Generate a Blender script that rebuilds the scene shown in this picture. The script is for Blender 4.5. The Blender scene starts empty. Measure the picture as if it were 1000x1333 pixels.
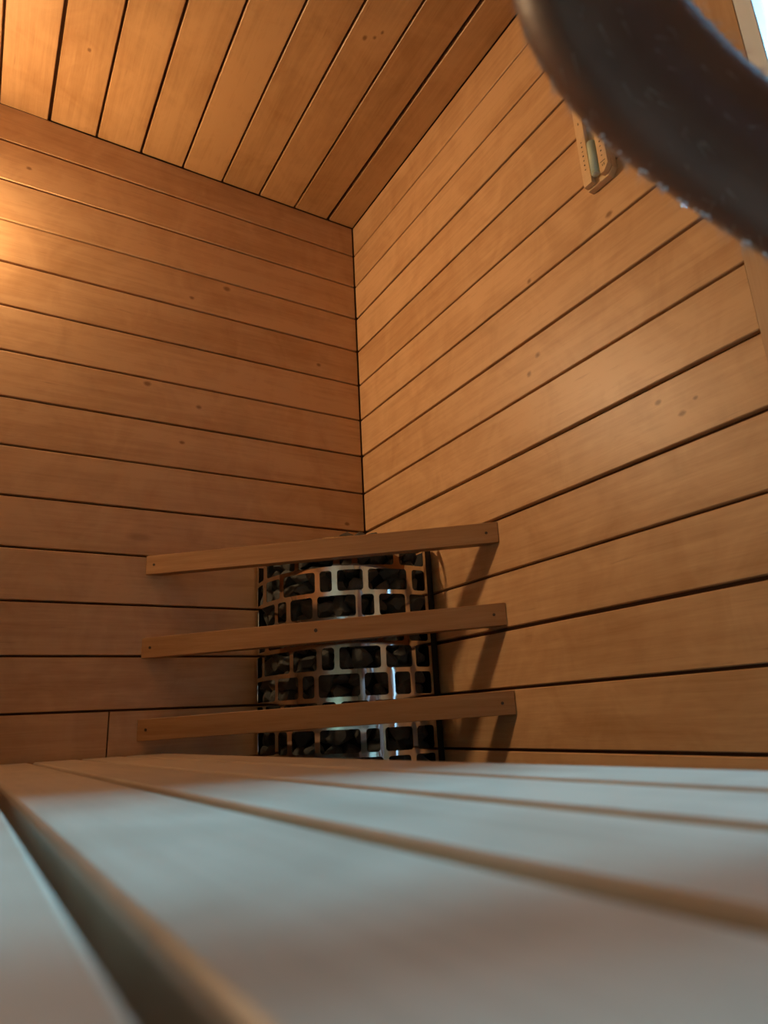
import bpy, bmesh, math, random
from mathutils import Vector, Matrix, noise
C = bpy.context.scene.collection
SC = bpy.context.scene
PI = math.pi
rnd = random.Random(7)

# ---------------------------------------------------------------- camera
cam_d = bpy.data.cameras.new('camera'); cam = bpy.data.objects.new('camera', cam_d); C.objects.link(cam)
CAM = Vector((-0.95922, -1.67939, 0.0))
cr = Vector((0.8595773, -0.50869971, -0.04849203))
cu = Vector((-0.10746801, -0.27273219, 0.95606892))
cf = Vector((0.49957732, 0.81660379, 0.28910335))
M = Matrix(((cr.x, cu.x, -cf.x, CAM.x), (cr.y, cu.y, -cf.y, CAM.y), (cr.z, cu.z, -cf.z, CAM.z), (0, 0, 0, 1)))
cam.matrix_world = M
cam_d.sensor_fit = 'VERTICAL'; cam_d.sensor_height = 24.0; cam_d.sensor_width = 18.0
cam_d.lens = 882.53 / 1333 * 24.0
cam_d.clip_start = 0.01
cam_d.dof.use_dof = True; cam_d.dof.focus_distance = 1.9; cam_d.dof.aperture_fstop = 4.6
SC.camera = cam

# ---------------------------------------------------------------- world and light
w = bpy.data.worlds.new('daylight'); SC.world = w; w.use_nodes = True
bg = w.node_tree.nodes['Background']; bg.inputs[0].default_value = (0.38, 0.68, 1.0, 1); bg.inputs[1].default_value = 9.0
def portal(name, loc, sx, sy, rot):
    d = bpy.data.lights.new(name, 'AREA'); d.shape = 'RECTANGLE'; d.size = sx; d.size_y = sy; d.cycles.is_portal = True
    o = bpy.data.objects.new(name, d); C.objects.link(o); o.location = loc; o.rotation_euler = rot; return o
DY0, DY1, DZ0, DZ1 = -1.289, -2.02, -0.44, 1.50          # opening of the glazed door in the right wall
portal('door_daylight', (0.14, (DY0 + DY1) / 2, (DZ0 + DZ1) / 2), DZ1 - DZ0, DY0 - DY1, (0, PI / 2, 0))
LAMP = Vector((-1.255, -0.052, 1.19)); LAMP_N = Vector((0.66, -0.74, -0.16)).normalized()
LAMP_W = 390.0
LAMP_C = (1.0, 0.69, 0.38)
sd = bpy.data.lights.new('hazy_daylight_sun', 'SUN'); sd.energy = 27.0; sd.color = (0.17, 0.58, 1.0); sd.angle = math.radians(24)
so = bpy.data.objects.new('hazy_daylight_sun', sd); C.objects.link(so); so.location = (3, -2, 3)
so.rotation_euler = Vector((-1.0, 0.22, -0.62)).to_track_quat('-Z', 'Y').to_euler()
SC.view_settings.view_transform = 'Standard'; SC.view_settings.look = 'None'
SC.view_settings.gamma = 1.0; SC.view_settings.use_curve_mapping = False
SC.view_settings.exposure = 0.0

# ---------------------------------------------------------------- helpers
def link(name, me, m, parent=None):
    o = bpy.data.objects.new(name, me); C.objects.link(o)
    if m and not me.materials: me.materials.append(m)
    if parent: o.parent = parent
    return o
def bm_me(name, bm, smooth=False):
    me = bpy.data.meshes.new(name); bmesh.ops.recalc_face_normals(bm, faces=bm.faces[:]); bm.to_mesh(me); bm.free()
    if smooth:
        for p in me.polygons: p.use_smooth = True
    return me
def tag(o, label, cat, group=None):
    o['label'] = label; o['category'] = cat
    if group: o['group'] = group
    return o
def empty(name, loc=(0, 0, 0)):
    o = bpy.data.objects.new(name, None); C.objects.link(o); o.location = loc; o.empty_display_size = 0.05; return o
def add_box(bm, x0, x1, y0, y1, z0, z1, bev=0.0):
    b = bmesh.new(); bmesh.ops.create_cube(b, size=1)
    for v in b.verts: v.co = Vector(((x0 + x1) / 2 + v.co.x * (x1 - x0), (y0 + y1) / 2 + v.co.y * (y1 - y0), (z0 + z1) / 2 + v.co.z * (z1 - z0)))
    if bev: bmesh.ops.bevel(b, geom=b.edges[:], offset=bev, segments=1, affect='EDGES')
    t = bpy.data.meshes.new('t'); b.to_mesh(t); b.free(); bm.from_mesh(t); bpy.data.meshes.remove(t)
def box_me(name, *a, bev=0.0):
    bm = bmesh.new(); add_box(bm, *a, bev=bev); return bm_me(name, bm)
def box(name, m, parent, *a, bev=0.0): return link(name, box_me(name, *a, bev=bev), m, parent)
def cyl_between(bm, a, b, r0, r1=None, n=16):
    r1 = r0 if r1 is None else r1; a = Vector(a); b = Vector(b); d = (b - a).normalized()
    p = d.orthogonal().normalized(); q = d.cross(p)
    r = [[bm.verts.new(c + (p * math.cos(t * 2 * PI / n) + q * math.sin(t * 2 * PI / n)) * rr) for t in range(n)] for c, rr in ((a, r0), (b, r1))]
    for t in range(n): bm.faces.new((r[0][t], r[0][(t + 1) % n], r[1][(t + 1) % n], r[1][t]))
    bm.faces.new(r[0]); bm.faces.new(r[1])
def prism(pts, z0, z1):
    bm = bmesh.new(); a = [bm.verts.new((x, y, z0)) for x, y in pts]; b = [bm.verts.new((x, y, z1)) for x, y in pts]
    n = len(pts)
    for i in range(n): bm.faces.new((a[i], a[(i + 1) % n], b[(i + 1) % n], b[i]))
    bm.faces.new(a); bm.faces.new(b); return bm

# ---------------------------------------------------------------- materials
def mat(name):
    m = bpy.data.materials.new(name); m.use_nodes = True; nt = m.node_tree
    return m, nt, nt.nodes['Principled BSDF']
def simple(name, col, rough=0.5, metal=0.0, **k):
    m, nt, b = mat(name); b.inputs['Base Color'].default_value = (*col, 1); b.inputs['Roughness'].default_value = rough; b.inputs['Metallic'].default_value = metal
    for kk, v in k.items(): b.inputs[kk].default_value = v
    return m
def wood(name, light, dark, rough=0.42, knots=0.5, grain=1.0, spread=0.22, figure=0.0):
    """plank wood: local X runs along the grain; each object gets its own cut of the log"""
    m, nt, b = mat(name); N = nt.nodes; L = nt.links
    def n(t, **k):
        x = N.new(t)
        for a, v in k.items(): setattr(x, a, v)
        return x
    def mth(op, a, bb=None, c=None, clamp=False):
        x = n('ShaderNodeMath', operation=op, use_clamp=clamp)
        for i, v in enumerate((a, bb, c)):
            if v is None: continue
            if isinstance(v, (int, float)): x.inputs[i].default_value = v
            else: L.new(v, x.inputs[i])
        return x.outputs[0]
    tc = n('ShaderNodeTexCoord'); oi = n('ShaderNodeObjectInfo')
    sh = n('ShaderNodeVectorMath', operation='SCALE'); sh.inputs[0].default_value = (37.0, 91.0, 53.0); L.new(oi.outputs['Random'], sh.inputs['Scale'])
    co = n('ShaderNodeVectorMath', operation='ADD'); L.new(tc.outputs['Object'], co.inputs[0]); L.new(sh.outputs[0], co.inputs[1])
    def scaled(v):
        x = n('ShaderNodeVectorMath', operation='MULTIPLY'); L.new(co.outputs[0], x.inputs[0]); x.inputs[1].default_value = v; return x.outputs[0]
    def nz(v, detail=4, rough_=0.6, dist=0.0):
        x = n('ShaderNodeTexNoise'); L.new(scaled(v), x.inputs['Vector']); x.inputs['Scale'].default_value = 1; x.inputs['Detail'].default_value = detail
        x.inputs['Roughness'].default_value = rough_; x.inputs['Distortion'].default_value = dist; return x.outputs['Fac']
    broad = nz((1.4, 9, 9), 3, 0.5, 0.6)
    streak = nz((5, 95, 95), 5, 0.65, 0.3)
    fine = nz((30, 420, 420), 2, 0.5)
    fleck = nz((14, 190, 190), 2, 0.5, 0.2)
    # knots: sparse voronoi cells
    vo = n('ShaderNodeTexVoronoi', voronoi_dimensions='3D'); L.new(scaled((3.0, 9.0, 0.01)), vo.inputs['Vector']); vo.inputs['Scale'].default_value = 1
    kd = n('ShaderNodeMapRange', interpolation_type='SMOOTHSTEP'); L.new(vo.outputs['Distance'], kd.inputs['Value'])
    kd.inputs['From Min'].default_value = 0.025; kd.inputs['From Max'].default_value = 0.13; kd.inputs['To Min'].default_value = 1; kd.inputs['To Max'].default_value = 0
    sep = n('ShaderNodeSeparateColor'); L.new(vo.outputs['Color'], sep.inputs[0])
    kmask = mth('GREATER_THAN', sep.outputs[0], 1 - 0.35 * knots)
    knot = mth('MULTIPLY', mth('MULTIPLY', kd.outputs[0], kmask), 0.5)
    sx = n('ShaderNodeSeparateXYZ'); L.new(tc.outputs['Object'], sx.inputs[0])
    halo = None
    for kn in ('knot_a', 'knot_b', 'knot_c'):                 # knots given per board: (along, across, radius)
        at = n('ShaderNodeAttribute', attribute_type='OBJECT', attribute_name=kn); ks = n('ShaderNodeSeparateXYZ'); L.new(at.outputs['Vector'], ks.inputs[0])
        dx = mth('MULTIPLY', mth('SUBTRACT', sx.outputs[0], ks.outputs[0]), 0.75); dy = mth('SUBTRACT', sx.outputs[1], ks.outputs[1])
        dd = mth('SQRT', mth('ADD', mth('MULTIPLY', dx, dx), mth('MULTIPLY', dy, dy)))
        dd = mth('ADD', dd, mth('MULTIPLY', mth('SUBTRACT', streak, 0.5), 0.010))
        rel = mth('DIVIDE', dd, mth('MAXIMUM', mth('MULTIPLY', ks.outputs[2], 0.72), 0.00001))
        kk = mth('SUBTRACT', 1.6, rel, clamp=True)
        hl = mth('MULTIPLY', mth('SUBTRACT', 1.0, mth('DIVIDE', rel, 7.0), clamp=True), 0.55)
        knot = mth('MAXIMUM', knot, kk); halo = hl if halo is None else mth('MAXIMUM', halo, hl)
    f = mth('ADD', mth('MULTIPLY', broad, 1.25), mth('MULTIPLY', streak, 1.25 * grain))
    f = mth('ADD', f, mth('MULTIPLY', fine, 0.20 * grain))
    f = mth('ADD', f, mth('MULTIPLY', mth('SUBTRACT', oi.outputs['Random'], 0.5), spread))
    f = mth('SUBTRACT', f, 0.87)
    f = mth('SUBTRACT', f, mth('MULTIPLY', halo, 0.45))
    if figure: f = mth('SUBTRACT', f, mth('MULTIPLY', mth('SUBTRACT', nz((9, 7, 7), 3, 0.6, 1.2), 0.5), 1.1))
    ramp = n('ShaderNodeValToRGB'); L.new(f, ramp.inputs[0])
    e = ramp.color_ramp.elements; e[0].position = 0.15; e[0].color = (*light, 1); e[1].position = 0.95; e[1].color = (*dark, 1)
    fl = n('ShaderNodeMapRange'); L.new(fleck, fl.inputs['Value']); fl.inputs['From Min'].default_value = 0.68; fl.inputs['From Max'].default_value = 0.80
    dk = mth('ADD', mth('MULTIPLY', knot, 0.75), mth('MULTIPLY', fl.outputs[0], 0.30 * grain), clamp=True)
    mx = n('ShaderNodeMix', data_type='RGBA'); L.new(dk, mx.inputs['Factor']); L.new(ramp.outputs[0], mx.inputs[6]); mx.inputs[7].default_value = (dark[0] * .38, dark[1] * .30, dark[2] * .22, 1)
    L.new(mx.outputs[2], b.inputs['Base Color'])
    bp = n('ShaderNodeBump'); bp.inputs['Strength'].default_value = 0.25; bp.inputs['Distance'].default_value = 0.0006
    hh = mth('ADD', mth('MULTIPLY', fine, 0.6), streak)
    if figure:                                                # rippled figure in the planed face
        hh = mth('ADD', hh, mth('MULTIPLY', nz((26, 14, 14), 2, 0.5, 0.8), figure))
    L.new(hh, bp.inputs['Height']); L.new(bp.outputs[0], b.inputs['Normal'])
    b.inputs['Roughness'].default_value = rough; b.inputs['Specular IOR Level'].default_value = 0.35
    return m
M_WALL = wood('alder_cladding', (0.63, 0.375, 0.185), (0.45, 0.235, 0.098), 0.40, 0.55, 0.9, 0.26, 3.0)
M_CEIL = wood('alder_ceiling', (0.50, 0.275, 0.115), (0.34, 0.165, 0.06), 0.42, 0.5, 0.9, 0.30, 2.0)
M_BACK = simple('groove_wood_painted_shade', (0.10, 0.045, 0.018), 0.8)  # ordinary backing wood with the shade of the grooves put into its colour
M_RAIL = wood('rail_wood', (0.44, 0.225, 0.092), (0.30, 0.137, 0.05), 0.5, 0.4, 1.2, 0.15)
M_BENCH = wood('pale_bench_wood', (0.42, 0.295, 0.20), (0.27, 0.18, 0.115), 0.34, 0.35, 0.8, 0.14, 1.0)
M_TRIM = wood('casing_wood', (0.56, 0.36, 0.20), (0.44, 0.25, 0.12), 0.45, 0.8, 1.0, 0.1)
M_TIMER = wood('timer_wood', (0.74, 0.50, 0.27), (0.60, 0.37, 0.18), 0.4, 0.0, 0.7, 0.1)
M_INK = simple('dark_brown_ink', (0.03, 0.012, 0.006), 0.6)
M_SCREW = simple('dark_screw_steel', (0.10, 0.07, 0.05), 0.4, 0.8)
M_FLOOR = simple('floor_tile', (0.10, 0.09, 0.085), 0.4)
M_BLACK = simple('black_heater_core', (0.012, 0.012, 0.013), 0.7)
M_WHITE = simple('pale_door_frame_paint', (0.75, 0.78, 0.80), 0.35)
M_SAND = simple('pale_timer_sand', (0.62, 0.66, 0.55), 0.9)
def steel():
    m, nt, b = mat('polished_stainless_steel'); b.inputs['Metallic'].default_value = 1; b.inputs['Base Color'].default_value = (0.70, 0.69, 0.67, 1)
    t = nt.nodes.new('ShaderNodeTexNoise'); t.inputs['Scale'].default_value = 14; t.inputs['Detail'].default_value = 4
    r = nt.nodes.new('ShaderNodeMapRange'); r.inputs['To Min'].default_value = 0.03; r.inputs['To Max'].default_value = 0.10
    c = nt.nodes.new('ShaderNodeTexCoord'); nt.links.new(c.outputs['Object'], t.inputs['Vector']); nt.links.new(t.outputs['Fac'], r.inputs['Value']); nt.links.new(r.outputs[0], b.inputs['Roughness'])
    return m
M_STEEL = steel()
def stone_mat():
    m, nt, b = mat('dark_sauna_stone'); N = nt.nodes; L = nt.links
    tc = N.new('ShaderNodeTexCoord'); oi = N.new('ShaderNodeObjectInfo')
    a = N.new('ShaderNodeVectorMath'); a.operation = 'ADD'; L.new(tc.outputs['Object'], a.inputs[0]); L.new(oi.outputs['Random'], a.inputs[1])
    t = N.new('ShaderNodeTexNoise'); t.inputs['Scale'].default_value = 130; t.inputs['Detail'].default_value = 6; t.inputs['Roughness'].default_value = 0.75; L.new(a.outputs[0], t.inputs['Vector'])
    r = N.new('ShaderNodeValToRGB'); e = r.color_ramp.elements; e[0].position = 0.42; e[0].color = (0.012, 0.014, 0.012, 1); e[1].position = 0.78; e[1].color = (0.24, 0.22, 0.18, 1)
    L.new(t.outputs['Fac'], r.inputs[0]); L.new(r.outputs[0], b.inputs['Base Color'])
    bp = N.new('ShaderNodeBump'); bp.inputs['Strength'].default_value = 0.6; bp.inputs['Distance'].default_value = 0.002; L.new(t.outputs['Fac'], bp.inputs['Height']); L.new(bp.outputs[0], b.inputs['Normal'])
    b.inputs['Roughness'].default_value = 0.48; return m
M_STONE = stone_mat()
def glass(name, tint=(0.93, 0.97, 0.97), rough=0.02, ior=1.45):
    m, nt, b = mat(name); N = nt.nodes; L = nt.links; N.remove(b)
    tr = N.new('ShaderNodeBsdfTransparent'); tr.inputs[0].default_value = (*tint, 1)
    gl = N.new('ShaderNodeBsdfGlossy'); gl.inputs['Roughness'].default_value = rough
    fr = N.new('ShaderNodeFresnel'); fr.inputs[0].default_value = ior; mx = N.new('ShaderNodeMixShader')
    ge = N.new('ShaderNodeNewGeometry'); om = N.new('ShaderNodeMath'); om.operation = 'SUBTRACT'; om.inputs[0].default_value = 1; L.new(ge.outputs['Backfacing'], om.inputs[1])
    fm = N.new('ShaderNodeMath'); fm.operation = 'MULTIPLY'; L.new(fr.outputs[0], fm.inputs[0]); L.new(om.outputs[0], fm.inputs[1])
    L.new(fm.outputs[0], mx.inputs[0]); L.new(tr.outputs[0], mx.inputs[1]); L.new(gl.outputs[0], mx.inputs[2]); L.new(mx.outputs[0], N['Material Output'].inputs[0]); return m
M_GLASS = glass('clear_door_glass'); M_TUBE = glass('timer_glass', (0.90, 0.94, 0.90))
def skin():
    m, nt, b = mat('skin'); N = nt.nodes; L = nt.links
    tc = N.new('ShaderNodeTexCoord'); t = N.new('ShaderNodeTexNoise'); t.inputs['Scale'].default_value = 25; t.inputs['Detail'].default_value = 5; L.new(tc.outputs['Object'], t.inputs['Vector'])
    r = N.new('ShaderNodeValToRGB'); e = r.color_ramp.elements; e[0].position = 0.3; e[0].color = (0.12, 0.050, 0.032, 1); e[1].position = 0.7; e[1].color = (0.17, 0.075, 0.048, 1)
    L.new(t.outputs['Fac'], r.inputs[0]); L.new(r.outputs[0], b.inputs['Base Color']); b.inputs['Roughness'].default_value = 0.42
    t2 = N.new('ShaderNodeTexNoise'); t2.inputs['Scale'].default_value = 260; L.new(tc.outputs['Object'], t2.inputs['Vector'])
    bp = N.new('ShaderNodeBump'); bp.inputs['Strength'].default_value = 0.25; bp.inputs['Distance'].default_value = 0.001; L.new(t2.outputs['Fac'], bp.inputs['Height']); L.new(bp.outputs[0], b.inputs['Normal'])
    return m
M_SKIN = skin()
M_HAIR = simple('fair_body_hair', (0.55, 0.45, 0.38), 0.3)
M_HEADHAIR = simple('dark_head_hair', (0.05, 0.03, 0.02), 0.6)
M_DROP = simple('sweat_painted_glint', (0.78, 0.88, 1.0), 0.08, 0.0, **{'Specular IOR Level': 1.0})  # pale milky colour paints the glint on clear sweat beads
M_TOWEL = simple('grey_towel', (0.30, 0.31, 0.33), 0.95)

# ---------------------------------------------------------------- room shell
ZC = 1.596; ZF = -0.45; XL = -1.62; YF = -2.62
TH = 0.012                                                  # plank thickness proud of the backing toned for groove shade
def struct(name, me, m):
    o = link(name, me, m); o['kind'] = 'structure'; return o
def plank_profile(length, width, th=TH, ch=0.0016):
    """local X along, Y across, +Z is the visible face"""
    bm = bmesh.new(); h = width / 2
    prof = [(-h, 0), (h, 0), (h, th - ch), (h - ch, th), (-h + ch, th), (-h, th - ch)]
    a = [bm.verts.new((0, y, z)) for y, z in prof]; b = [bm.verts.new((length, y, z)) for y, z in prof]
    for i in range(6): bm.faces.new((a[i], a[(i + 1) % 6], b[(i + 1) % 6], b[i]))
    bm.faces.new(a); bm.faces.new(b); return bm_me('plank', bm)
cache = {}
def plank(parent, m, origin, along, across, nrm, length, width, name='plank'):
    k = (round(length, 3), round(width, 4), m.name)
    if k not in cache: cache[k] = plank_profile(length, width)
    o = link(name, cache[k], m)
    mw = Matrix((along, across, nrm)).transposed().to_4x4(); mw.translation = Vector(origin)
    o.matrix_world = mw; o.matrix_basis = mw; o.parent = parent; o.matrix_parent_inverse = Matrix.Identity(4)
    return o
X, Y, Z = Vector((1, 0, 0)), Vector((0, 1, 0)), Vector((0, 0, 1))
P = 0.12; FP = 0.1123
GW = [0.0050, 0.0045, 0.0055, 0.0050, 0.0045, 0.0050, 0.0055, 0.0050, 0.0050, 0.0055, 0.0050, 0.0055, 0.0050, 0.0050, 0.0055, 0.005, 0.005, 0.005, 0.005]
def rows():
    edges = [ZC - 0.001, ZC - FP] + [ZC - FP - P * i for i in range(1, 18)]
    edges = [e for e in edges if e > ZF + 0.02] + [ZF + 0.002]
    return edges
E_ = rows()
# knots seen on the boards: (position along the wall, height, radius)
KN_R = {7: [(.765, .716, .007), (.734, .686, .006)], 9: [(1.024, .490, .005), (1.064, .453, .006), (1.124, .462, .0055)], 5: [(.768, .896, .006), (.993, .902, .007)]}
KN_R[9][2] = (1.092, .468, .004)
KN_B = {4: [(.140, 1.044, .006)], 3: [(.533, 1.161, .006), (.433, 1.222, .008)], 6: [(.640, .867, .008), (.503, .828, .007)], 8: [(.060, .544, .006)], 1: [(.968, 1.421, .005)], 7: [(.544, .717, .006)]}
KN_C = {7: [(.266, -.872, .005)], 2: [(.614, -.294, .006), (.626, -.272, .005), (.646, -.262, .005)]}
def knots(o, lst):
    inv = o.matrix_world.inverted()
    for (p, r_), kn in zip(lst, ('knot_a', 'knot_b', 'knot_c')):
        q = inv @ Vector(p); o[kn] = (q.x, q.y, r_)
BK = 0.03
walls = {
    'wall_back': struct('wall_back', box_me('wall_back', XL - .05, .05, TH, TH + BK, ZF - .05, ZC + TH), M_BACK),
    'wall_left': struct('wall_left', box_me('wall_left', XL - TH - BK, XL - TH, YF - .05, TH, ZF - .05, ZC + TH), M_BACK),
    'wall_front': struct('wall_front', box_me('wall_front', XL - .05, .05, YF - TH - BK, YF - TH, ZF - .05, ZC + TH), M_BACK),
    'ceiling': struct('ceiling', box_me('ceiling', XL - .06, TH + .10, YF - .06, .06, ZC + TH, ZC + TH + BK), M_BACK),
    'floor': struct('floor', box_me('floor', XL - .01, .012, YF - .01, .012, ZF - .05, ZF), M_FLOOR)}
bm = bmesh.new()
add_box(bm, TH, TH + .10, DY0 + .065, TH + BK, ZF - .05, ZC + TH); add_box(bm, TH, TH + .10, YF - .05, DY1, ZF - .05, ZC + TH); add_box(bm, TH, TH + .10, DY1, DY0 + .065, DZ1, ZC + TH); add_box(bm, TH, TH + .10, DY1, DY0 + .065, ZF - .05, DZ0)
walls['wall_right'] = struct('wall_right', bm_me('wall_right', bm), M_BACK)
for i in range(len(E_) - 1):
    g = GW[i % len(GW)]
    z0, z1 = E_[i + 1] + g / 2, E_[i] - (g / 2 if i else 0); zc, wd = (z0 + z1) / 2, z1 - z0
    jit = rnd.uniform(-.0004, .0004)
    # back wall (visible face towards -y); the plank thirteenth from the ceiling is butt-jointed
    back = -Y
    if i == 13:
        plank(walls['wall_back'], M_WALL, (-0.0045, TH + jit, zc), -X, -Z, back, 0.675, wd)
        plank(walls['wall_back'], M_WALL, (-0.6825, TH + jit, zc), -X, -Z, back, 0.932, wd)
    else:
        knots(plank(walls['wall_back'], M_WALL, (-0.0045, TH + jit, zc), -X, -Z, back, 1.612, wd), [(((-a, 0, b)), c) for a, b, c in KN_B.get(i, [])])
    # right wall (face towards -x), planks stop at the casing of the glazed door
    g2 = g * (1.5 if i in (2, 8, 9, 11) else 1.15) if i else g
    g2b = GW[(i - 1) % len(GW)] * (1.5 if (i - 1) in (2, 8, 9, 11) else 1.15)
    z0, z1 = E_[i + 1] + g2 / 2, E_[i] - (g2b / 2 if i else 0); zc2, wd2 = (z0 + z1) / 2, z1 - z0
    knots(plank(walls['wall_right'], M_WALL, (TH + jit, -0.003, zc2), -Y, Z, -X, 1.2095, wd2), [((0, -a, b), c) for a, b, c in KN_R.get(i, [])])
    plank(walls['wall_right'], M_WALL, (TH + jit, DY1 - .06, zc2), -Y, Z, -X, abs(YF - DY1) - .062, wd2)
    plank(walls['wall_left'], M_WALL, (XL - TH, -.003, zc), -Y, -Z, X, abs(YF) - .006, wd)
    plank(walls['wall_front'], M_WALL, (-.003, YF - TH, zc), -X, Z, Y, 1.612, wd)
# short plank lengths over the door head
z = ZC - .001
while z - P > DZ1 + .05: z -= P
plank(walls['wall_right'], M_WALL, (TH, DY0 - .0, (ZC - .001 + DZ1 + .06) / 2), -Y, Z, -X, DY0 - DY1, ZC - .002 - DZ1 - .06)
# ceiling boards run along y, first one cut narrow against the right wall
xs = [-0.002, -0.0951] + [-0.0951 - P * i for i in range(1, 14)]
for i in range(len(xs) - 1):
    if xs[i] < XL + .02: break
    g = (0.010, 0.006, 0.006, 0.006, 0.006, 0.007, 0.006, 0.008, 0.006)[i % 9]
    gp = (0.010, 0.006, 0.006, 0.006, 0.006, 0.007, 0.006, 0.008, 0.006)[(i - 1) % 9]
    x1 = xs[i] - (gp / 2 if i else 0); x0 = max(xs[i + 1] + g / 2, XL + .002)
    st = -0.0002 if i == 8 else -0.0035
    pk = plank(walls['ceiling'], M_CEIL, ((x0 + x1) / 2, st, ZC + TH + rnd.uniform(-.0006, .0006)), -Y, -X, -Z, abs(YF) + st - .003, x1 - x0)
    knots(pk, [((b, -a, ZC), c) for a, b, c in KN_C.get(i, [])])
# door casing, frame and glass
cs = struct('trim_1', box_me('trim_1', -0.0, TH, -0.0375, 0.0375, 0, ZC - ZF - .004, bev=.0), M_TRIM)
# casing built with the grain upright
me = plank_profile(ZC - ZF - .004, 0.0765, TH + .0004, .0006)
bpy.data.objects.remove(cs)
for k, (yc, nm) in enumerate(((-1.2508, 'trim_1'), (DY1 - .0285, 'trim_2'))):
    o = link(nm, me if k == 0 else plank_profile(ZC - ZF - .004, .055, TH + .001, .001), M_TRIM); o['kind'] = 'structure'
    mw = Matrix((Z, Y, -X)).transposed().to_4x4(); mw.translation = Vector((TH, yc, ZF + .002)); o.matrix_world = mw
dr = bpy.data.objects.new('door_1', None); C.objects.link(dr); dr['kind'] = 'structure'; dr.location = (0.03, DY0, DZ0)
bm = bmesh.new()
def fr(y0, y1, z0, z1, x0=-.03, x1=.012): add_box(bm, x0, x1, y0, y1, z0, z1, .0015)
H = DZ1 - DZ0; W = DY0 - DY1
fr(-.027, -.0005, 0, H); fr(-W + .0005, -W + .027, 0, H); fr(-W + .027, -.027, H - .03, H - .0005); fr(-W + .027, -.027, -.008, .03)
link('door_frame', bm_me('door_frame', bm), M_WHITE, dr)
bm = bmesh.new(); add_box(bm, 0, .008, -W + .03, -.030, .033, H - .033); link('pane', bm_me('pane', bm), M_GLASS, dr)
bm = bmesh.new(); cyl_between(bm, (-.05, -W + .09, .75), (-.05, -W + .09, 1.05), .011); cyl_between(bm, (-.05, -W + .09, .80), (0, -W + .09, .80), .006); cyl_between(bm, (-.05, -W + .09, 1.0), (0, -W + .09, 1.0), .006)
link('door_handle', bm_me('door_handle', bm, True), M_STEEL, dr)
tr = struct('floor_outside', box_me('floor_outside', .11, 3.0, -5, 3, ZF - .06, ZF - .01), simple('pale_paving', (0.5, 0.5, 0.5), .8))

ow = struct('added_sky_block_wall', box_me('added_sky_block_wall', .114, 2.6, -2.20, -2.06, ZF - .005, 2.7), simple('dark_sky_blocker', (.10, .085, .07), .8))  # unseen wall added outside to keep sky light off the far bench

# ---------------------------------------------------------------- lower bench (the camera lies on it)
BW = 0.0855
bench = empty('sauna_bench', (-0.9, 0, -0.0553)); tag(bench, 'pale low slatted bench filling the foreground, ending at the back wall beside the heater', 'bench')
bench.rotation_euler = (-0.0105, 0, 0)
gaps = [-0.557, -0.6467, -0.7373, -0.8307, -0.9275]
edges = gaps + [-0.9275 - 0.0945 * i for i in range(1, 8)]
BL = 2.58
for i in range(len(edges) - 1):
    a, b = edges[i], edges[i + 1]
    if b < XL + .0: break
    g = 0.0100 if i else 0.0
    g2 = 0.0100
    x1 = a - g / 2; x0 = b + g2 / 2
    k = ('slat', round(x1 - x0, 4))
    bm = bmesh.new(); h = (x1 - x0) / 2; t = .026; r = .0035
    prof = [(-h, -t), (h, -t), (h, -r), (h - r * .35, -r * .35), (h - r, 0), (-h + r, 0), (-h + r * .35, -r * .35), (-h, -r)]
    A = [bm.verts.new((0, y, zz)) for y, zz in prof]; B = [bm.verts.new((BL, y, zz)) for y, zz in prof]
    for q in range(8): bm.faces.new((A[q], A[(q + 1) % 8], B[(q + 1) % 8], B[q]))
    bm.faces.new(A); bm.faces.new(B)
    o = link('slat', bm_me('slat', bm), M_BENCH, bench)
    mw = Matrix((-Y, X, Z)).transposed().to_4x4(); mw.translation = Vector(((x0 + x1) / 2 + 0.9, -.006, 0)); o.matrix_local = mw
for yy in (-.12, -.9, -1.7, -2.45):
    box('cross_bearer', M_BENCH, bench, XL + .9 + .01, -.570 + .9, yy - .03, yy + .03, -.070, -.0265, bev=.002)
box('front_board', M_BENCH, bench, -.585 + .9, -.563 + .9, -2.57, -.02, -.165, -.071, bev=.002)
for yy in (-.5, -1.7):
    for xx in (-.60, -1.5):
        box('leg', M_BENCH, bench, xx + .9 - .025, xx + .9 + .0145, yy - .03, yy + .03, -.40 + (.0105 * -yy if 0 else 0), -.0715, bev=.002)

# upper bench, just out of the picture on the left
ub = empty('sauna_bench', (-1.34, 0, .41)); tag(ub, 'high slatted bench at the far left, above and behind the pale foreground bench', 'bench')
for i in range(5):
    x1 = .19 - i * .099; x0 = x1 - .090
    bm = bmesh.new(); add_box(bm, 0, 2.58, -.045, .045, -.026, 0, .003); o = link('slat', bm_me('slat', bm), M_BENCH, ub)
    mw = Matrix((-Y, X, Z)).transposed().to_4x4(); mw.translation = Vector(((x0 + x1) / 2, -.006, 0)); o.matrix_local = mw
for yy in (-.12, -1.3, -2.45): box('cross_bearer', M_BENCH, ub, -.27, .17, yy - .03, yy + .03, -.070, -.0265, bev=.002)

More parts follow.
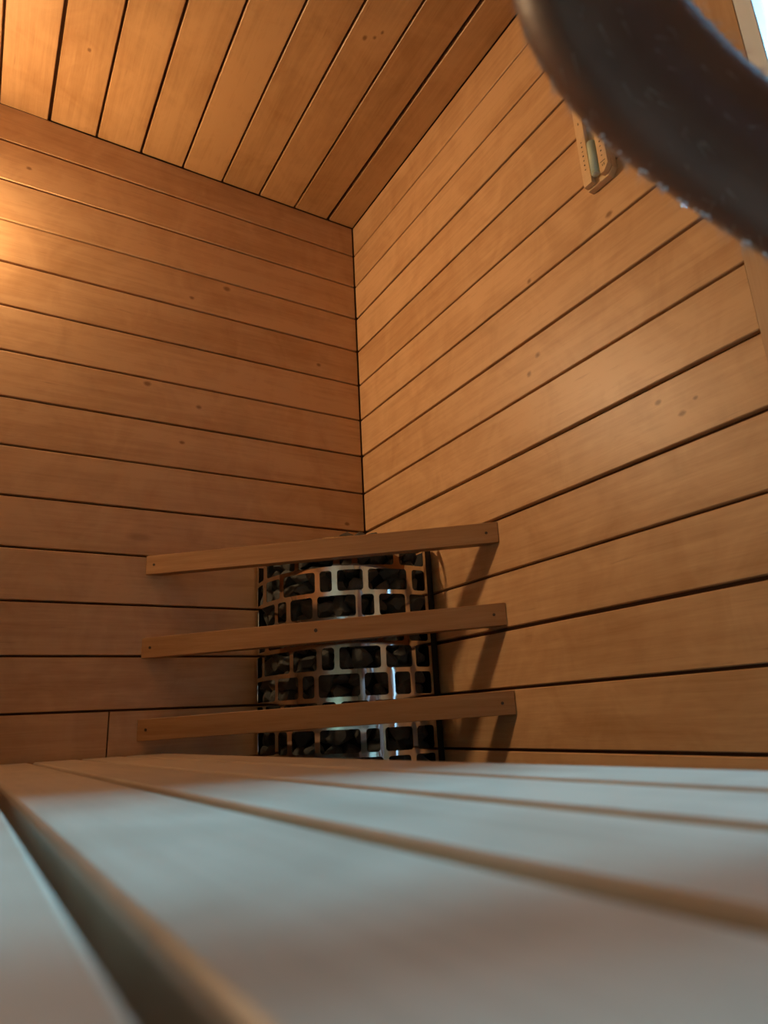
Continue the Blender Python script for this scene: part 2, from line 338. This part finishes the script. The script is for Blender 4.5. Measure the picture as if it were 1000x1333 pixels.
# ---------------------------------------------------------------- stone heater in the corner
HC = Vector((-0.080, -0.0827)); HR = 0.267; A0, A1 = -195.0, -79.8
def hp(a, z, r=HR):
    t = math.radians(a); return Vector((HC.x + r * math.cos(t), HC.y + r * math.sin(t), z))
heater = empty('sauna_heater', (HC.x, HC.y, ZF)); tag(heater, 'corner sauna heater of polished steel mesh filled with dark stones behind the three rails', 'heater')
def local(me, m, name, parent=heater, smooth=False):
    o = link(name, me, m, parent); o.matrix_parent_inverse = Matrix.Translation((-parent.location.x, -parent.location.y, -parent.location.z)); return o
ROWS = {0: [(-191.1, -179.9), (-175.8, -152.3), (-150.0, -130.4), (-127.2, -121.0), (-118.3, -99.5), (-96.5, -81.4)],
 1: [(-193.0, -180.6), (-176.4, -163.2), (-160.4, -140.4), (-137.9, -131.4), (-128.8, -115.7), (-113.3, -92.7), (-89.7, -81.4)],
 2: [(-190.6, -167.4), (-164.9, -158.2), (-155.4, -142.0), (-139.5, -119.7), (-117.2, -110.6), (-108.2, -94.2), (-91.8, -81.7)],
 3: [(-188.0, -177.6), (-173.9, -159.6), (-156.4, -150.9), (-148.1, -134.9), (-132.2, -126.1), (-123.4, -109.5), (-107.1, -95.8), (-93.2, -81.7)],
 4: [(-193.6, -181.7), (-178.8, -156.1), (-154.0, -140.2), (-137.7, -131.1), (-128.8, -108.5), (-106.0, -92.2), (-90.1, -81.4)],
 5: [(-192.5, -167.2), (-165.0, -150.8), (-148.4, -141.7), (-139.6, -119.1), (-117.0, -105.4), (-102.2, -93.7), (-91.4, -81.2)],
 6: [(-192.6, -180.5), (-177.3, -162.8), (-160.3, -140.2), (-138.1, -130.9), (-128.7, -115.1), (-112.9, -92.1), (-89.4, -81.2)]}
BZ0 = 0.3387; BP = 0.0593; BT = 0.0050
def band_z(k): return BZ0 - BP * k                    # centre height of the band above row k+1
bm = bmesh.new(); RD = math.radians(1) * HR           # metres per degree
nrow = 13
for k in range(0, nrow):
    pat = ROWS[k] if k <= 6 else ROWS[(k - 1) % 5 + 1]
    zt = band_z(k - 1); zb = band_z(k)
    if k == 0: zt = 0.3980
    bounds = [A0] + [(pat[i][1] + pat[i + 1][0]) / 2 for i in range(len(pat) - 1)] + [A1]
    for i, (a, b) in enumerate(pat):
        a += .1; b -= .1
        u0, u1 = bounds[i], bounds[i + 1]
        iz0, iz1 = zb + BT, zt - BT; rc = 0.0068; rca = rc / RD
        inner = []
        def arc(ca, cz, t0):
            for q in range(5):
                t = math.radians(t0 + q * 22.5); inner.append((ca + rca * math.cos(t), cz + rc * math.sin(t)))
        ns = max(2, int((b - a) / 1.6))
        arc(b - rca, iz1 - rc, 0)
        for q in range(1, ns): inner.append((b - rca + (a + rca - b + rca) * q / ns, iz1))
        arc(a + rca, iz1 - rc, 90); arc(a + rca, iz0 + rc, 180)
        for q in range(1, ns): inner.append((a + rca + (b - rca - a - rca) * q / ns, iz0))
        arc(b - rca, iz0 + rc, 270)
        outer = []
        for (s, zz) in inner:
            ca, cz = (a + b) / 2, (iz0 + iz1) / 2
            # arcs: push to the rectangle; straight runs go straight up or down
            on_top = zz > iz1 - 1e-6; on_bot = zz < iz0 + 1e-6
            tx = (s - ca) / ((b - a) / 2); ty = (zz - cz) / ((iz1 - iz0) / 2)
            if on_top: o_ = (s, zt)
            elif on_bot: o_ = (s, zb)
            else:
                ex = u1 if tx > 0 else u0; ez = zt if ty > 0 else zb
                dxn = abs(s - (b if tx > 0 else a)) / rca; dzn = abs(zz - (iz1 if ty > 0 else iz0)) / rc
                if abs(dxn - dzn) < 0.02: o_ = (ex, ez)
                elif dxn < dzn: o_ = (ex, zz)
                else: o_ = (s, ez)
            outer.append(o_)
        vi = [bm.verts.new(hp(s, zz)) for s, zz in inner]; vo = [bm.verts.new(hp(s, zz)) for s, zz in outer]
        n_ = len(vi)
        for q in range(n_):
            try: bm.faces.new((vi[q], vi[(q + 1) % n_], vo[(q + 1) % n_], vo[q]))
            except ValueError: pass
bmesh.ops.remove_doubles(bm, verts=bm.verts[:], dist=0.00002)
me = bm_me('steel_mesh', bm, True)
o = local(me, M_STEEL, 'mesh_shell'); sm = o.modifiers.new('thickness', 'SOLIDIFY'); sm.thickness = 0.0015; sm.offset = 0
es = o.modifiers.new('crisp_rims', 'EDGE_SPLIT'); es.split_angle = math.radians(40)
# top rim band, lower skirt, side returns and back
def arc_band(z0, z1, r0, r1, a0=A0, a1=A1, n=60):
    bm = bmesh.new(); R_ = []
    for q in range(n + 1):
        a = a0 + (a1 - a0) * q / n; R_.append([bm.verts.new(hp(a, zz, r)) for r, zz in ((r0, z0), (r1, z0), (r1, z1), (r0, z1))])
    for q in range(n):
        for e in range(4): bm.faces.new((R_[q][e], R_[q][(e + 1) % 4], R_[q + 1][(e + 1) % 4], R_[q + 1][e]))
    bm.faces.new(R_[0]); bm.faces.new(R_[-1][::-1]); return bm
local(bm_me('top_rim', arc_band(0.3985, 0.4145, HR - .0015, HR + .0020), True), M_STEEL, 'top_rim')
local(bm_me('base_skirt', arc_band(ZF + .02, band_z(12) - .001, HR - .002, HR), True), M_STEEL, 'base_skirt')
pl = hp(A0, 0); pr = hp(A1, 0)
def panel(pts, z0, z1, name, m):
    bm = prism(pts, z0, z1); local(bm_me(name, bm), m, name)
panel([(pr.x - .001, pr.y), (-.0065, pr.y + .012), (-.0065, -.01), (-.010, -.01), (-.010, pr.y + .010), (pr.x - .002, pr.y + .003)], ZF + .01, .392, 'side_panel', M_BLACK)
panel([(pl.x, pl.y), (pl.x + .002, -.006), (-.012, -.006), (-.012, -.009), (pl.x + .004, -.009), (pl.x + .003, pl.y)], ZF + .01, .392, 'back_panel', M_BLACK)
# inner core column holding the heating elements
core = [tuple(hp(a, 0, HR - .066)[:2]) for a in [A0 + 6 + i * (A1 - A0 - 14) / 16 for i in range(17)]] + [(-.03, -.03)]
panel(core, ZF + .02, .385, 'inner_core', M_BLACK)
# stones
variants = []
for v in range(10):
    bm = bmesh.new(); bmesh.ops.create_icosphere(bm, subdivisions=3, radius=1)
    rr = random.Random(100 + v); cuts = []
    for q in range(15):
        d = Vector((rr.gauss(0, 1), rr.gauss(0, 1), rr.gauss(0, 1))).normalized(); cuts.append((d, rr.uniform(.50, .80)))
    off = Vector((rr.uniform(0, 50), rr.uniform(0, 50), rr.uniform(0, 50)))
    for q in bm.verts:
        p = q.co.copy()
        for d, h in cuts:
            e = p.dot(d) - h
            if e > 0: p -= d * e
        p *= 1 + .05 * noise.noise(p * 2.2 + off) + .02 * noise.noise(p * 7 + off)
        q.co = p
    variants.append(bm_me('stone', bm)); variants[-1].materials.append(M_STONE)
def stone(pos, s, rr):
    o = bpy.data.objects.new('stone', rr.choice(variants)); C.objects.link(o); o.parent = heater
    o.location = pos - heater.location
    o.rotation_euler = (rr.uniform(0, 6.3), rr.uniform(0, 6.3), rr.uniform(0, 6.3)); o.scale = s
    return o
rr = random.Random(31)
zz = -.155; k = 0
while zz < .395:
    a = A0 + 5 + (k % 2) * 4.5
    while a < A1 - 3:
        s = rr.uniform(.027, .037)
        stone(hp(a + rr.uniform(-1.2, 1.2), zz + rr.uniform(-.006, .006), HR - .033 - rr.uniform(0, .005)), (s * rr.uniform(.95, 1.12), s, s * rr.uniform(.8, 1.0)), rr)
        a += rr.uniform(9.5, 13)
    stone(hp(A1 - 6, zz, HR - .034), (.028, .028, .027), rr)
    stone(hp(A1 - 13, zz + .02, HR - .050), (.032, .030, .027), rr)
    zz += .041; k += 1
for q in range(34):                                           # heap on top
    a = rr.uniform(A0 + 18, A1 - 12); r_ = rr.uniform(.05, HR - .036)
    p = hp(a, 0, r_)
    if p.x > -.045 or p.y > -.045: continue
    s = rr.uniform(.022, .03)
    stone(Vector((p.x, p.y, .392 + rr.uniform(-.01, .006))), (s, s * .95, s * .8), rr)
for q, a in enumerate((-150, -141, -132, -124, -116, -108, -100)):
    s = (.017, .020, .023, .025, .025, .022, .019)[q]
    stone(hp(a, (.404, .408, .412, .415, .415, .412, .406)[q], HR - .036), (s, s, s * .85), rr)

# ---------------------------------------------------------------- three guard rails across the corner
RT = 0.026
def rail(zl, zr, h, name, label):
    A = Vector((-0.6195, -0.0015)); B = Vector((-0.0015, -0.5865)); d = (B - A).normalized(); n_ = Vector((-d.y, d.x))   # n_ points to the corner
    if n_.dot(-A) < 0: n_ = -n_
    L_ = (B - A).length
    # mitred ends: back face meets the walls nearer the corner
    def cut(t, wall):  # point on the back line where it meets the wall
        p = A + n_ * RT
        if wall == 'back': s = (-0.0015 - p.y) / d.y
        else: s = (-0.0015 - p.x) / d.x
        return s
    s0 = cut(RT, 'back'); s1 = cut(RT, 'right')
    # object space: X along the rail, Y to the front, Z up
    bm = bmesh.new()
    pts = [(0, 0), (L_, 0), (s1, -RT), (s0, -RT)]
    a = [bm.verts.new((x, y, 0)) for x, y in pts]; b = [bm.verts.new((x, y, h)) for x, y in pts]
    for i in range(4): bm.faces.new((a[i], a[(i + 1) % 4], b[(i + 1) % 4], b[i]))
    bm.faces.new(a); bm.faces.new(b)
    bmesh.ops.recalc_face_normals(bm, faces=bm.faces[:])
    bmesh.ops.bevel(bm, geom=bm.edges[:], offset=.0010, segments=1, affect='EDGES')
    # slope so that the left and right ends sit at their own heights
    for v in bm.verts: v.co.z += (zr - zl) * v.co.x / L_
    root = empty('heater_guard_rail', (A.x, A.y, zl)); root.rotation_euler = (0, 0, math.atan2(d.y, d.x))
    # front must face the room: local -Y is towards the room after this rotation, so mirror
    for v in bm.verts: v.co.y = -v.co.y
    o = link('rail_board', bm_me('rail_board', bm), M_RAIL, root)
    for s in (0.022, L_ - .026):
        b2 = bmesh.new(); zc = h / 2 + (zr - zl) * s / L_
        cyl_between(b2, (s, .002, zc), (s, -.0006, zc), .0032, n=12)
        link('screw', bm_me('screw', b2), M_SCREW, root)
    tag(root, label, 'rail', 'wooden guard rails in front of the heater'); return root
rail(.3575, .351, .0465, 'a', 'topmost wooden rail across the corner, its left end bright orange, level with the heater top')
rail(.158, .172, .0475, 'b', 'middle wooden rail across the corner with a dark knot at its centre')
rail(-.026, -.008, .0475, 'c', 'lowest wooden rail across the corner, just above the pale bench edge')
# the dark knot in the middle rail
mid = [o for o in bpy.data.objects if o.name.startswith('heater_guard_rail')][1]
b2 = bmesh.new()
cyl_between(b2, (.43, .001, .034), (.43, -.0004, .034), .0042, n=14); link('knot', bm_me('knot', b2), M_INK, mid)

# ---------------------------------------------------------------- sauna sand timer on the right wall
timer = empty('sand_timer', (-.001, -.998, .967)); tag(timer, 'small wooden sand timer with a glass tube hung high on the right wall', 'timer')
# local: built in world-aligned axes; -x faces the room, y along the wall, z up
TW, THt = .062, .25
def tb(nm, m, x0, x1, y0, y1, z0, z1, bev=.0015): return box(nm, m, timer, x0, x1, y0, y1, z0, z1, bev=bev)
bm = prism([(-.031, .012), (-.019, 0), (.031, 0), (.031, .25), (-.031, .25)], -.014, 0)
for v in bm.verts: v.co = Vector((v.co.z, v.co.x, v.co.y))
link('back_board', bm_me('back_board', bm), M_TIMER, timer)
bm = prism([(.011, .004), (.0305, .004), (.0305, .245), (.011, .245)], -.026, -.0145)
for v in bm.verts: v.co = Vector((v.co.z, v.co.x, v.co.y))
link('side_strip', bm_me('side_strip', bm), M_TIMER, timer)
bm = prism([(-.0305, .016), (-.0200, .004), (-.0110, .004), (-.0110, .245), (-.0305, .245)], -.026, -.0145)
for v in bm.verts: v.co = Vector((v.co.z, v.co.x, v.co.y))
link('side_strip', bm_me('side_strip', bm), M_TIMER, timer)
bm = bmesh.new()
prof = [(.012, .0072), (.016, .0092), (.095, .0092), (.118, .006), (.126, .0016), (.134, .006), (.157, .0092), (.232, .0092), (.238, .0072)]
for (z0, r0), (z1, r1) in zip(prof, prof[1:]):
    cyl_between(bm, (-.0245, 0, z0), (-.0245, 0, z1), r0, r1, 20)
for f in [f for f in bm.faces if len(f.verts) > 4]: bm.faces.remove(f)
bmesh.ops.remove_doubles(bm, verts=bm.verts[:], dist=.00005)
tube = link('glass_tube', bm_me('glass_tube', bm, True), M_TUBE, timer)
bm = bmesh.new(); cyl_between(bm, (-.0245, 0, .0125), (-.0245, 0, .016), .0070, .0086, 20); cyl_between(bm, (-.0245, 0, .016), (-.0245, 0, .088), .0086, .0086, 20)
link('sand', bm_me('sand', bm, True), M_SAND, timer)
bm = bmesh.new()                                               # printed minute marks
for k in range(7):
    zz = .040 + k * .011; s = .0014 if k % 2 else .0009
    for yy in (-.0205, .0205):
        add_box(bm, -.0264, -.0259, yy - .0014, yy + .0014, zz - s, zz + s)
add_box(bm, -.0264, -.0259, -.0265, -.0145, .026, .0272)
link('minute_marks', bm_me('minute_marks', bm), M_INK, timer)
def txt(s, y, z, size):
    cu_ = bpy.data.curves.new('numeral', 'FONT'); cu_.body = s; cu_.size = size; cu_.align_x = 'CENTER'; cu_.extrude = .0002
    o = bpy.data.objects.new('t', cu_); C.objects.link(o); me = bpy.data.meshes.new_from_object(o); bpy.data.objects.remove(o)
    for v in me.vertices: v.co = Vector((-.0262 - v.co.z, -v.co.x + y, v.co.y + z))
    return link('numeral', me, M_INK, timer)
txt('5', -.0205, .122, .008); txt('15', -.0205, .016, .008); txt('5', .0205, .150, .008)

# ---------------------------------------------------------------- corner lamp above the upper bench
lamp = empty('wall_lamp', (LAMP.x, 0, LAMP.z)); tag(lamp, 'small opal wall lamp on a wooden block above the high bench, left of the picture', 'lamp')
m, nt, b = mat('lit_lamp_glass'); b.inputs['Base Color'].default_value = (1, .9, .75, 1); b.inputs['Emission Color'].default_value = (*LAMP_C, 1); b.inputs['Emission Strength'].default_value = LAMP_W
bm = bmesh.new(); lc = LAMP - lamp.location
cyl_between(bm, lc - LAMP_N * .004, lc + LAMP_N * .006, .056, .050, 32); link('opal_disc', bm_me('opal_disc', bm), m, lamp)
bm = bmesh.new(); cyl_between(bm, lc - LAMP_N * .022, lc - LAMP_N * .0045, .062, .062, 32); link('lamp_rim', bm_me('lamp_rim', bm), M_TIMER, lamp)
bm = prism([(-.05, -.001), (.045, -.001), (.0, -.035), (-.03, -.04)], -.045, .045); link('lamp_base', bm_me('lamp_base', bm), M_TIMER, lamp)

# ---------------------------------------------------------------- person seated on the foreground bench
PV = {  # name: (position, radius)
 'pelvis': ((-1.0, -2.08, .085), .12), 'belly': ((-1.0, -2.02, .25), .120), 'chest': ((-.985, -1.94, .45), .128), 'upper': ((-.955, -1.885, .60), .095),
 'neck': ((-.935, -1.865, .69), .055), 'head0': ((-.915, -1.845, .76), .060), 'head1': ((-.900, -1.835, .83), .086), 'head2': ((-.905, -1.84, .89), .078),
 'ls': ((-.905, -1.735, .61), .060), 'lu': ((-.836, -1.630, .473), .047), 'lu2': ((-.781, -1.560, .392), .037), 'le': ((-.736, -1.527, .328), .037), 'lm': ((-.7045, -1.5295, .294), .035), 'lf': ((-.670, -1.5375, .268), .033), 'lf2': ((-.592, -1.566, .209), .031), 'lw': ((-.535, -1.595, .160), .027), 'lp': ((-.490, -1.625, .130), .032),
 'rs': ((-1.01, -2.05, .61), .060), 'ru': ((-.93, -2.17, .45), .048), 're': ((-.80, -2.27, .29), .042), 'rf': ((-.70, -2.25, .22), .040), 'rw': ((-.59, -2.22, .165), .027), 'rp': ((-.54, -2.21, .145), .032),
 'lh': ((-.90, -1.99, .058), .088), 'lt': ((-.70, -1.86, .052), .075), 'lk': ((-.49, -1.715, .045), .058), 'lc': ((-.47, -1.72, -.10), .056), 'la': ((-.45, -1.73, -.36), .036), 'lhl': ((-.445, -1.73, -.405), .036), 'lb': ((-.33, -1.71, -.418), .030), 'lto': ((-.27, -1.70, -.425), .020),
 'rh': ((-.92, -2.17, .058), .088), 'rt': ((-.70, -2.19, .052), .075), 'rk': ((-.49, -2.20, .045), .058), 'rc': ((-.47, -2.20, -.10), .056), 'ra': ((-.45, -2.20, -.36), .036), 'rhl': ((-.445, -2.20, -.405), .036), 'rb': ((-.33, -2.19, -.418), .030), 'rto': ((-.27, -2.185, -.425), .020)}
PE = [('pelvis', 'belly'), ('belly', 'chest'), ('chest', 'upper'), ('upper', 'neck'), ('neck', 'head0'), ('head0', 'head1'), ('head1', 'head2'),
 ('upper', 'ls'), ('ls', 'lu'), ('lu', 'lu2'), ('lu2', 'le'), ('le', 'lm'), ('lm', 'lf'), ('lf', 'lf2'), ('lf2', 'lw'), ('lw', 'lp'), ('upper', 'rs'), ('rs', 'ru'), ('ru', 're'), ('re', 'rf'), ('rf', 'rw'), ('rw', 'rp'),
 ('pelvis', 'lh'), ('lh', 'lt'), ('lt', 'lk'), ('lk', 'lc'), ('lc', 'la'), ('la', 'lhl'), ('lhl', 'lb'), ('lb', 'lto'), ('pelvis', 'rh'), ('rh', 'rt'), ('rt', 'rk'), ('rk', 'rc'), ('rc', 'ra'), ('ra', 'rhl'), ('rhl', 'rb'), ('rb', 'rto')]
# fingers draped over each knee
for side, base, dirv, sidev in (('l', Vector((-.490, -1.625, .130)), Vector((.80, -.38, -.46)).normalized(), Vector((.40, .90, .05)).normalized()),
                                ('r', Vector((-.540, -2.210, .145)), Vector((.90, .10, -.40)).normalized(), Vector((-.05, 1, 0)).normalized())):
    for f, (o_, ln) in enumerate(((-.027, .062), (-.009, .074), (.009, .080), (.027, .070))):
        s_ = sidev if side == 'l' else -sidev
        r0 = base + dirv * .018 + s_ * o_; p1 = r0 + dirv * ln * .45; p2 = p1 + (dirv + Vector((0, 0, -.55))).normalized() * ln * .3; p3 = p2 + (dirv + Vector((0, 0, -1.0))).normalized() * ln * .28
        for j, (q, r_) in enumerate(((r0, .0105), (p1, .009), (p2, .0085), (p3, .007))):
            PV['%sF%d%d' % (side, f, j)] = (tuple(q), r_)
        PE += [('%sp' % side, '%sF%d0' % (side, f))] + [('%sF%d%d' % (side, f, j), '%sF%d%d' % (side, f, j + 1)) for j in range(3)]
    s_ = -sidev if side == 'l' else sidev
    t0 = base + s_ * .028 - dirv * .008; t1 = t0 + (s_ + dirv).normalized() * .032; t2 = t1 + (dirv + Vector((0, 0, -.3))).normalized() * .028
    for j, (q, r_) in enumerate(((t0, .012), (t1, .0105), (t2, .008))): PV['%sT%d' % (side, j)] = (tuple(q), r_)
    PE += [('%sp' % side, '%sT0' % side), ('%sT0' % side, '%sT1' % side), ('%sT1' % side, '%sT2' % side)]
ORG = Vector((-.98, -2.08, -.035))
names = list(PV); me = bpy.data.meshes.new('body')
me.from_pydata([Vector(PV[n_][0]) - ORG for n_ in names], [(names.index(a), names.index(b)) for a, b in PE], [])
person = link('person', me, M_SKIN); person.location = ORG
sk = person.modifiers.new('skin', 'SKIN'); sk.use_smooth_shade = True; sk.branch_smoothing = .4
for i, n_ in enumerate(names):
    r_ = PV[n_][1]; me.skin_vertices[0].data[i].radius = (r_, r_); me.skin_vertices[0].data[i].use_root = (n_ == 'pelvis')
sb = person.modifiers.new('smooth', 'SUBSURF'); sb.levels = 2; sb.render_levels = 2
tag(person, 'person seated at the upper right, only a dark bent hairy arm in the picture', 'person')
# features of the head (outside the picture) and clothing
def pc(name, m, f):
    bm = bmesh.new(); f(bm); o = link(name, bm_me(name, bm, True), m, person); return o
def ell(bm, c, r, seg=20):
    b2 = bmesh.new(); bmesh.ops.create_uvsphere(b2, u_segments=seg, v_segments=seg // 2, radius=1)
    for v in b2.verts: v.co = Vector((v.co.x * r[0], v.co.y * r[1], v.co.z * r[2])) + Vector(c) - ORG
    t = bpy.data.meshes.new('t'); b2.to_mesh(t); b2.free(); bm.from_mesh(t); bpy.data.meshes.remove(t)
HD = Vector((-.890, -1.830, .845))
pc('face', M_SKIN, lambda bm: (ell(bm, HD, (.086, .074, .105)), ell(bm, HD + Vector((.084, 0, -.012)), (.016, .011, .022)), ell(bm, HD + Vector((.070, 0, -.062)), (.022, .030, .020)),
    ell(bm, HD + Vector((-.005, .074, -.005)), (.016, .009, .028)), ell(bm, HD + Vector((-.005, -.074, -.005)), (.016, .009, .028))))
pc('lips', simple('lips', (.35, .10, .08), .5), lambda bm: ell(bm, HD + Vector((.083, 0, -.048)), (.009, .022, .006)))
for s in (-1, 1):
    pc('eye', simple('eye_white', (.7, .7, .68), .2), lambda bm: ell(bm, HD + Vector((.0715, s * .028, .008)), (.0085, .012, .007)))
pc('head_hair', M_HEADHAIR, lambda bm: ell(bm, HD + Vector((-.018, 0, .030)), (.090, .082, .094)))
def shorts(bm):
    for a, b_, r0, r1 in (((-1.0, -2.08, -.03), (-1.0, -2.06, .19), .150, .140), ((-.92, -2.00, .062), (-.70, -1.86, .056), .096, .088), ((-.93, -2.17, .062), (-.70, -2.19, .056), .096, .088)):
        cyl_between(bm, Vector(a) - ORG, Vector(b_) - ORG, r0, r1, 24)
pc('towel_wrap', M_TOWEL, shorts)
# arm hair and sweat on the lit underside of the forearm
dg = bpy.context.evaluated_depsgraph_get(); ev = person.evaluated_get(dg); em = ev.to_mesh()
hb = bmesh.new(); db = bmesh.new(); hr = random.Random(5)
cnt = 0
for p in em.polygons:
    c = p.center + ORG
    if not (-.82 < c.x < -.56 and -1.72 < c.y < -1.44 and .16 < c.z < .50): continue
    nh = max(1, int(p.area / 1.3e-6 / 4))
    for q in range(min(nh, 30)):
        vs = [em.vertices[i].co for i in p.vertices]; wv = [hr.random() for _ in vs]; sw = sum(wv)
        pt = sum((v * (x / sw) for v, x in zip(vs, wv)), Vector()); nrm = p.normal
        vd0 = (pt + ORG - CAM).normalized()
        if hr.random() < (.30 if abs(nrm.dot(vd0)) < .35 else .03):
            d = (nrm * .55 + Vector((.6, -.1, -.6)) * .8 + Vector((hr.gauss(0, .3), hr.gauss(0, .3), hr.gauss(0, .3)))).normalized(); ln = hr.uniform(.006, .013)
            sd = d.cross(Vector((hr.random(), hr.random(), hr.random()))).normalized() * .00012
            e = pt + d * ln + nrm * -.001
            a_, b_, c_ = hb.verts.new(pt - sd), hb.verts.new(pt + sd), hb.verts.new(e); hb.faces.new((a_, b_, c_))
        vd = (pt + ORG - CAM).normalized()
        if nrm.dot(Vector((-.54, .56, -.64))) > .5 and abs(nrm.dot(vd)) < .42 and pt.x + ORG.x > -.735 and noise.noise((pt + ORG) * 90) > -.1 and hr.random() < .28:
            r_ = hr.uniform(.0003, .0010); mt = Matrix.Translation(pt + nrm * r_ * .3)
            bmesh.ops.create_icosphere(db, subdivisions=1, radius=r_, matrix=mt)
ev.to_mesh_clear()
o = link('arm_hair', bm_me('arm_hair', hb), M_HAIR, person); o['kind'] = 'stuff'
o = link('sweat_droplets', bm_me('sweat_droplets', db, True), M_DROP, person); o['kind'] = 'stuff'
